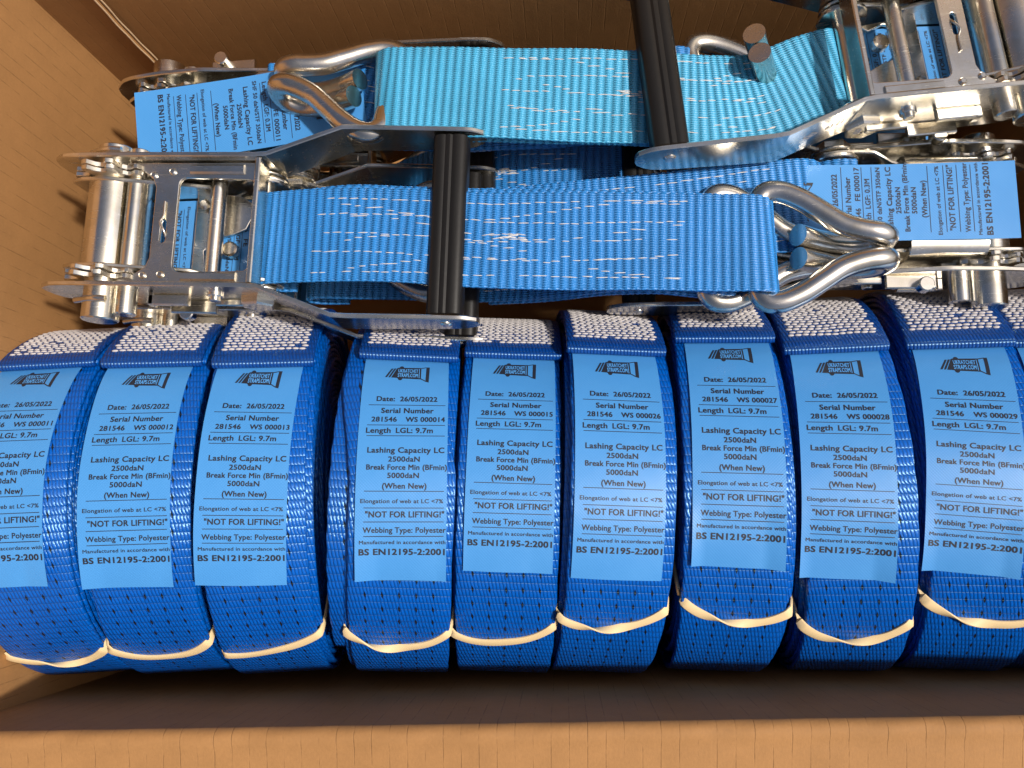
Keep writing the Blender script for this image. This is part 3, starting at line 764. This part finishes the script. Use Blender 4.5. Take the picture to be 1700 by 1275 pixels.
    # ratchet wheels
    def gear(R0, R1, nt, off):
        p = []
        for i in range(nt):
            a = 2 * math.pi * i / nt + off; d = 2 * math.pi / nt
            for f, r_ in ((0, R0), (.12, R0), (.30, R0 + .15), (.42, R1 - .05), (.50, R1), (.66, R1), (.74, R1 - .1), (.80, R0 + .1), (.90, R0)): p.append((r_ * math.cos(a + f * d), r_ * math.sin(a + f * d)))
        return p
    for sg in (1, -1):
        ys = sorted((sg * 2.52, sg * 2.76)); y2 = sorted((sg * 2.82, sg * 3.08))
        solid('ratchet_wheel', join(prism(gear(1.55, 2.15, 9, .2), 1, ys[0], ys[1], .03), prism(gear(1.55, 2.15, 9, .24), 1, y2[0], y2[1], .03)), Zn, root, 30)
    # fixed base: U channel with rounded lower edges, arms running to the strap bolt
    def uprof():
        h = 2.85; r_ = .9; zb = -2.25
        o = [(h, .2)] + [(h - r_ + r_ * math.cos(a), zb + r_ - r_ * math.sin(a)) for a in np.linspace(0, math.pi / 2, 7)]
        o = o + [(-p[0], p[1]) for p in o[::-1]]
        t = .22; h2 = h - t; r2 = r_ - t; zb2 = zb + t
        i = [(h2, .2)] + [(h2 - r2 + r2 * math.cos(a), zb2 + r2 - r2 * math.sin(a)) for a in np.linspace(0, math.pi / 2, 7)]
        i = i + [(-p[0], p[1]) for p in i[::-1]]
        return o + i[::-1]
    arms = []
    for sg in (1, -1):
        k2 = [(-2.1, 2.33, -1.2, .9), (-1.4, 2.33, -1.7, 1.2), (0, 2.33, -1.75, 1.3), (1.0, 2.33, -1.7, 1.0), (4.4, 2.33, -1.7, .3), (5.0, 2.42, -1.9, -.1), (5.9, 2.95, -2.0, -.3), (7.0, 3.0, -2.0, -.2), (7.7, 3.0, -1.95, .0), (8.4, 3.0, -1.7, -.25), (8.75, 3.0, -1.2, -.7)]
        s3 = interp_st(k2); s3[:, 1] *= sg
        arms.append(plate_loft(s3, .22))
    solid('base_frame', join(prism(uprof(), 0, .5, 4.4, .02), *arms), Zn, root, 35)
    # pawl cross plate with window
    outer = [(1.0, 3.25), (1.0, 2.95)] + [(1.25, 2.9), (1.9, 2.75), (2.4, 2.4), (2.6, 1.9), (2.6, -1.9), (2.4, -2.4), (1.9, -2.75), (1.25, -2.9)] + [(1.0, -2.95), (1.0, -3.25), (8.3, -3.25), (8.3, 3.25)]
    hole = arc(4.25, 2.05, .4, 90, 180, 5)[::1] + arc(4.25, -2.25, .4, 180, 270, 5) + arc(7.55, -2.25, .3, 270, 360, 5) + arc(7.55, 2.05, .3, 0, 90, 5)
    slot = arc(3.2, .0, .15, 0, 180, 5) + arc(3.2, -.95, .15, 180, 360, 5)
    holed_plate('cross_plate', outer, [hole, slot], .2, Zn, root, Matrix.Translation((0, 0, .95)), .04)
    pads = [box(4.4, 7.3, 2.62, 3.12, .98, 1.2, .09), box(4.4, 7.3, -3.14, -2.66, .98, 1.2, .09)]
    solid('raised_pad', pads[0], Zn, root); solid('raised_pad', pads[1], Zn, root)
    solid('end_rail', box(8.05, 8.32, -3.3, 3.3, .3, 1.62, .06), Zn, root)
    for px, py in ((2.45, 2.55), (3.45, 2.75), (2.35, -2.85), (3.3, -2.8)):
        solid('rivet', cyl((px, py, 1.0), (px, py, 1.16), .2, 14, .09), Zn, root)
    P, s = catmull([(3.22, 1.1, 1.12), (3.2, .3, 1.12), (3.08, -.05, 1.2), (3.3, -.45, 1.18), (3.36, -.75, 1.0)], .12)
    solid('spring_wire', tube(P, .06, 8), Zn, root, 60)
    solid('pull_rod', cyl((5.55, -3.0, .05), (5.55, 3.0, .05), .42, 20, .05), Zn, root)
    # pawl inside the window
    pawl = [(3.9, 2.3), (6.2, 2.3), (6.9, 1.9), (7.0, 1.1), (6.7, .4), (6.1, .1), (5.4, -.1), (4.9, -.5), (4.5, -.9), (4.6, -1.6), (5.0, -2.0), (5.6, -2.2), (6.4, -1.9), (6.9, -2.3), (3.9, -2.4)]
    holed_plate('pawl', pawl, [], .22, Zn, root, Matrix.Translation((0, 0, -.75)) @ Matrix.Rotation(.06, 4, 'Y'), .05)
    solid('rivet', cyl((4.5, 1.6, -.7), (4.5, 1.6, -.35), .3, 18, .12), Zn, root)
    solid('rivet', cyl((6.1, -.9, -1.0), (6.1, -.9, -.4), .42, 18, .1), Zn, root)
    # strap bolt with hexagon head and washers
    hexp = [(7.7 + .95 * math.cos(math.radians(60 * i + 12)), -1.0 + .95 * math.sin(math.radians(60 * i + 12))) for i in range(6)]
    solid('strap_bolt', join(cyl((7.7, -3.2, -1.0), (7.7, 3.2, -1.0), .5, 20), prism(hexp, 1, -3.95, -3.3, .1), prism(hexp, 1, 3.3, 3.8, .1)), Zn, root, 30)
    for sg in (1, -1):
        solid('washer', cyl((7.7, sg * 3.14, -1.0), (7.7, sg * 3.30, -1.0), 1.12, 26, .05), Zn, root)
        solid('washer', cyl((7.7, sg * 2.62, -1.0), (7.7, sg * 2.84, -1.0), 1.3, 26, .05), Zn, root)
    # outer pawl tabs and pivot on both cheeks
    for sg in (1, -1):
        b = lambda x0, x1, y0, y1, z0, z1: box(x0, x1, *sorted((sg * y0, sg * y1)), z0, z1, .06)
        solid('pawl_tab', join(b(2.2, 4.4, 3.58, 4.15, -.25, .1), b(2.2, 2.5, 3.58, 4.15, -.6, .1)), Zn, root)
        solid('pawl_tab', join(b(2.9, 5.4, 3.58, 4.3, -1.35, -1.05)), Zn, root)
        solid('spring_arm', join(b(5.5, 7.6, 3.58, 3.95, -1.0, -.75)), Zn, root)
        solid('rivet', join(cyl((5.85, sg * 3.5, .1), (5.85, sg * 3.72, .1), .42, 18, .05), cyl((5.85, sg * 3.6, .1), (5.85, sg * 3.95, .1), .28, 18, .05)), Zn, root)
        solid('rivet', cyl((3.6, sg * 4.2, -1.9), (3.6, sg * 4.2, -1.3), .4, 18, .06), Zn, root)
    # webbing
    loc = np.array([inv @ Vector(p) for p in path])
    P, s = catmull(loc, .055)
    T = np.gradient(P, axis=0); T /= np.linalg.norm(T, axis=1)[:, None]
    yaws = np.zeros(len(P))
    wb = np.array(inv.to_3x3() @ Vector((0, 1, 0)))
    al = np.clip((np.linalg.norm(P - loc[0], axis=1) - 3) / 5, 0, 1)[:, None]
    lz = np.array(inv.to_3x3() @ Vector((0, 0, 1)))
    mid_ = (np.clip(s / 6, 0, 1) * np.clip((s[-1] - s) / 6, 0, 1))
    twist_ = mid_ * (.045 * np.sin(s * .33 + seed) + .02 * np.sin(s * .9 + seed * 2))
    B = (1 - al) * np.array([0, math.copysign(1, wb[1]), 0]) + al * (wb + twist_[:, None] * lz)
    V, Fc, UV = ribbon(P, s, 5.0, .26, B, rib=.06, pitch=.44, nu=9, selv=.03)
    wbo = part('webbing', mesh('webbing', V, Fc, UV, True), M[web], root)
    # white lock stitching: long dashes in five zigzag rows on the upper face
    Lx = s[-1]; Bn_ = B - T * (B * T).sum(1)[:, None]; Bn_ /= np.linalg.norm(Bn_, axis=1)[:, None]; N_ = np.cross(T, Bn_)
    upl = np.array(inv.to_3x3() @ Vector((0, 0, 1)))
    C, Tn, Bq, Nq, Ls = [], [], [], [], []
    s0, s1 = stitch[0], stitch[1]
    for row in range(9):
        q = s0 + rr.uniform(0, 1.2) + (0 if row % 2 == 0 else 1.0)
        end = s1 - rr.uniform(0, 1.0)
        wave = rr.uniform(0, 6)
        while q < end:
            ln = rr.uniform(.36, .62) * (1.0 if rr.random() > .2 else 1.7)
            i = min(int(np.searchsorted(s, q + ln / 2)), len(P) - 2)
            ff = (q - s0) / (s1 - s0)
            if row % 2 == 0: u = -1.95 + (row // 2) * .97 + .10 * math.sin(ff * 5 + wave)
            else: u = -1.95 + (row // 2) * .97 + .97 * (.5 - .5 * math.cos(ff * math.pi * 2 + (row // 2) * 1.3))
            u += rr.uniform(-.03, .03)
            up = 1 if N_[i].dot(upl) > 0 else -1
            C.append(P[i] + Bn_[i] * u + N_[i] * up * .16); Tn.append(T[i] + Bn_[i] * rr.uniform(-.06, .06)); Bq.append(Bn_[i]); Nq.append(N_[i] * up); Ls.append(ln / 2)
            q += ln + (rr.uniform(.03, .16) if rr.random() > .14 else rr.uniform(.5, 1.3)) * (1 if row % 2 == 0 else 1.5)
    for _ in range(16):        # the frayed patch where the seam was locked off
        i = min(int(np.searchsorted(s, s0 + (s1 - s0) * .53 + rr.uniform(-.9, .9))), len(P) - 2)
        up = 1 if N_[i].dot(upl) > 0 else -1
        C.append(P[i] + Bn_[i] * (.15 + rr.uniform(-.13, .13)) + N_[i] * up * .165); Tn.append(T[i] + Bn_[i] * rr.uniform(-.2, .2)); Bq.append(Bn_[i]); Nq.append(N_[i] * up); Ls.append(rr.uniform(.15, .35))
    V, Fc = bump_mesh(C, Tn, Bq, Nq, .025, .22, .026, Ls)
    part('stitching', mesh('stitching', V, Fc, None, True), M['thread'], wbo, kind='stuff')
    # claw hook: one bent wire
    hp = np.array(HOOK); hp[:, 2] += tip_rise * np.clip((np.arange(len(hp)) - 12) / 4, 0, 1) ** 1.5; full = np.vstack([hp[::-1] * np.array([1, 1, 1]), (hp * np.array([1, -1, 1]))[1:]])
    P, s = catmull(full, .16)
    hm = inv @ hookpose
    P = np.array([hm @ Vector(p) for p in P])
    V, Fc = tube(P, .56, 20)
    solid('claw_hook', (V, Fc), M['hook'], root, 50)
    # label
    if label_mode == 'base':       # on the outside of the base, read from the flipped side
        def surf(u, v, h):
            x_ = 11.2 - v; zz = -2.36 - h - .03 * np.sin(v * .9) - .25 * np.clip((v - 7) / 5, 0, 1) ** 2 + .0 * u
            return np.stack([x_ + skew * u, u - skew * (x_ - 1.5), zz], 1)
        build_label(root, 'ratchet', serial, surf, v0=-.8, LW=lw)
    elif label_mode == 'inside':
        def surf(u, v, h):
            x_ = 10.2 - v * .86; zz = -1.55 + h + .25 * np.sin(v * .35)
            return np.stack([x_, -u, zz], 1)
        build_label(root, 'ratchet', serial, surf, v0=1.0, LW=4.3)
    elif label_mode == 'plain':
        def surf(u, v, h): return np.stack([9.9 - v, u, -2.36 - h], 1)
        build_label(root, None, serial, surf)
    return root

def hookpose(x, y, z, yaw=0.0, pitch=0.0, roll=0.0):
    return Matrix.Translation((x, y, z)) @ Matrix.Rotation(yaw, 4, 'Z') @ Matrix.Rotation(pitch, 4, 'Y') @ Matrix.Rotation(roll, 4, 'X')

PI = math.pi
# front left, uppermost
ratchet('uppermost front left ratchet strap, black grip across its stitched blue webbing', (-23.75, 14.2, -1.55), -.030, False,
        [(-14.2, 13.5, -3.2), (-15.9, 13.55, -3.15), (-16.6, 13.6, -2.5), (-16.0, 13.55, -1.85), (-14.2, 13.45, -1.25), (-11, 13.35, -.85), (-8, 13.2, -.75), (-4, 12.85, -.7), (0, 12.7, -.7), (4, 12.6, -.68), (8, 12.45, -.7), (9.6, 12.4, -.66), (10.35, 12.4, -.95), (10.6, 12.4, -1.45), (10.3, 12.4, -1.95), (9.6, 12.45, -2.2), (8.4, 12.5, -1.75), (6.5, 12.65, -1.2), (3, 12.85, -1.02), (-3, 13.15, -1.04), (-8, 13.45, -1.08), (-11, 13.65, -1.2), (-14.3, 13.6, -1.75)],
        hookpose(9.85, 12.4, -1.42, -.03, -.02), 'inside', 'FE', 'web', (6.8, 26.0), 0, 1)
# back right, uppermost, turned the other way
ratchet('uppermost back ratchet strap with blue webbing tinted paler for the light on it, its ratchet at the right', (23.0, 23.25, -1.55), PI + .09, False,
        [(13.2, 22.2, -3.9), (15.0, 22.3, -3.85), (15.8, 22.3, -3.2), (15.1, 22.3, -2.5), (13.3, 21.7, -2.0), (10.5, 20.7, -1.9), (8, 20.3, -1.35), (6, 20.3, -1.1), (2, 20.5, -.9), (-3, 20.8, -.8), (-7.6, 21.1, -.8), (-8.8, 21.15, -.8), (-9.5, 21.2, -1.1), (-9.75, 21.2, -1.6), (-9.4, 21.2, -2.1), (-8.5, 21.2, -2.2), (-7, 21.1, -1.7), (-4, 20.9, -1.25), (2, 20.5, -1.2), (6, 20.3, -1.4)],
        hookpose(-8.95, 21.4, -1.6, PI - .19, .0, .25), 'inside', 'FE', 'web_lit', (7.5, 22.5), .05, 2, pitch=-.035)
# right, upside down with its label on top
ratchet('upside-down ratchet strap at right, blue label FE 000017 over its steel base', (22.4, 15.0, -5.0), PI - .012, True,
        [(15.6, 15.1, -3.0), (14.6, 15.1, -2.95), (13.7, 15.1, -3.4), (14.2, 15.1, -4.0), (13.2, 15.1, -2.9), (11.0, 14.9, -2.5), (8, 14.6, -2.45), (2, 14.1, -2.45), (-2, 13.9, -2.5), (-5, 13.8, -2.55), (-6.6, 13.75, -2.75), (-6.9, 13.75, -3.3), (-6.5, 13.75, -3.8), (-5.4, 13.8, -3.9), (-3, 13.9, -2.95), (4, 14.2, -2.65)],
        hookpose(-6.15, 13.75, -3.25, PI, .25, .0), 'base', 'FE 000017', 'web', (6.0, 20.0), 0, 3)
# back left, upside down
ratchet('upside-down ratchet strap in the back left corner, blue label reading FE 000011 on its base', (-22.8, 20.6, -5.1), .04, True,
        [(-16.6, 22.0, -3.4), (-16, 22.0, -3.4), (-15.3, 22.1, -4.0), (-15.5, 22.1, -4.6), (-14.2, 22.1, -3.6), (-12, 22.0, -3.1), (-9, 21.4, -2.95), (0, 21.3, -2.9), (4, 21.6, -2.7), (6.4, 21.7, -2.6), (7.1, 21.7, -2.9), (7.3, 21.7, -3.4), (7.0, 21.7, -3.9), (6.0, 21.7, -3.9), (4, 21.6, -3.1), (0, 21.4, -3.2), (-5, 21.3, -3.3)],
        hookpose(7.5, 21.9, -3.0, .12, .20, -.15), 'base', 'FE 000011', 'web', (3.6, 18.0), 0, 4, tip_rise=3.2, skew=.10, lw=4.4)
# front left, underneath
ratchet('ratchet strap half hidden under the front left ratchet, its hook showing at right', (-23.5, 14.0, -5.75), -.03, False,
        [(-12.6, 13.9, -7.6), (-14.2, 13.9, -7.5), (-14.9, 13.9, -6.9), (-14.2, 13.9, -6.2), (-12.4, 13.8, -6.0), (-9, 13.7, -6.0), (-5, 13.5, -6.0), (-2.5, 13.4, -5.6), (0.5, 13.2, -4.0), (3.5, 13.0, -2.2), (6, 12.8, -1.55), (7.3, 12.7, -1.5), (8.0, 12.7, -1.75), (8.2, 12.7, -2.2), (8.0, 12.7, -2.7), (7.2, 12.7, -2.75), (5, 12.8, -2.2), (2.8, 13.0, -3.0), (-0.5, 13.2, -5.0), (-4, 13.4, -6.25)],
        hookpose(7.5, 12.7, -2.15, -.05, .18), 'plain', '', 'web', (8, 20), 0, 5)
# lowest one in the middle
ratchet('lowest ratchet strap, only a stretch of stitched blue webbing showing between the two upper straps', (-20.2, 18.6, -10.5), .0, False,
        [(-11.5, 18.6, -12), (-12.3, 18.6, -11.6), (-11.8, 18.6, -10.8), (-9, 18.6, -8.6), (-5, 18.5, -6.2), (-2, 18.4, -5.3), (0, 18.4, -5.1), (2.2, 18.3, -4.9), (3.3, 18.3, -5.1), (3.7, 18.3, -5.6), (3.4, 18.3, -6.1), (2.6, 18.3, -6.1), (0, 18.4, -5.6), (-4, 18.5, -6.9)],
        hookpose(2.9, 18.3, -5.6, 0, .8), 'plain', '', 'web', (7, 16.0), 0, 6)

ratchet('lowest ratchet strap at the right, buried in shade under the two right ratchets', (20.5, 19.6, -10.6), PI, True,
        [(14, 19.6, -8.6), (13, 19.6, -8.6), (12.3, 19.6, -9.1), (12.6, 19.6, -9.7), (10.5, 19.6, -8.8), (7, 19.6, -8.2), (0, 19.6, -8.8), (-6, 19.4, -9.4), (-7.2, 19.4, -9.9), (-7, 19.4, -10.5), (-6, 19.4, -10.5), (-2, 19.4, -9.7)],
        hookpose(-6.6, 19.4, -10, PI, .1), 'plain', '', 'web', (5, 15.0), 0, 7)

# ------------------------------------------------------------------ centimetres -> metres
S = Matrix.Scale(0.01, 4)
bpy.context.view_layer.update()
done = set()
for o in list(bpy.data.objects):
    if o.type in {'CAMERA', 'LIGHT'}: continue
    o.location = o.location * 0.01
    if o.type == 'MESH' and o.data.name not in done:
        done.add(o.data.name); o.data.transform(S)
bpy.context.view_layer.update()
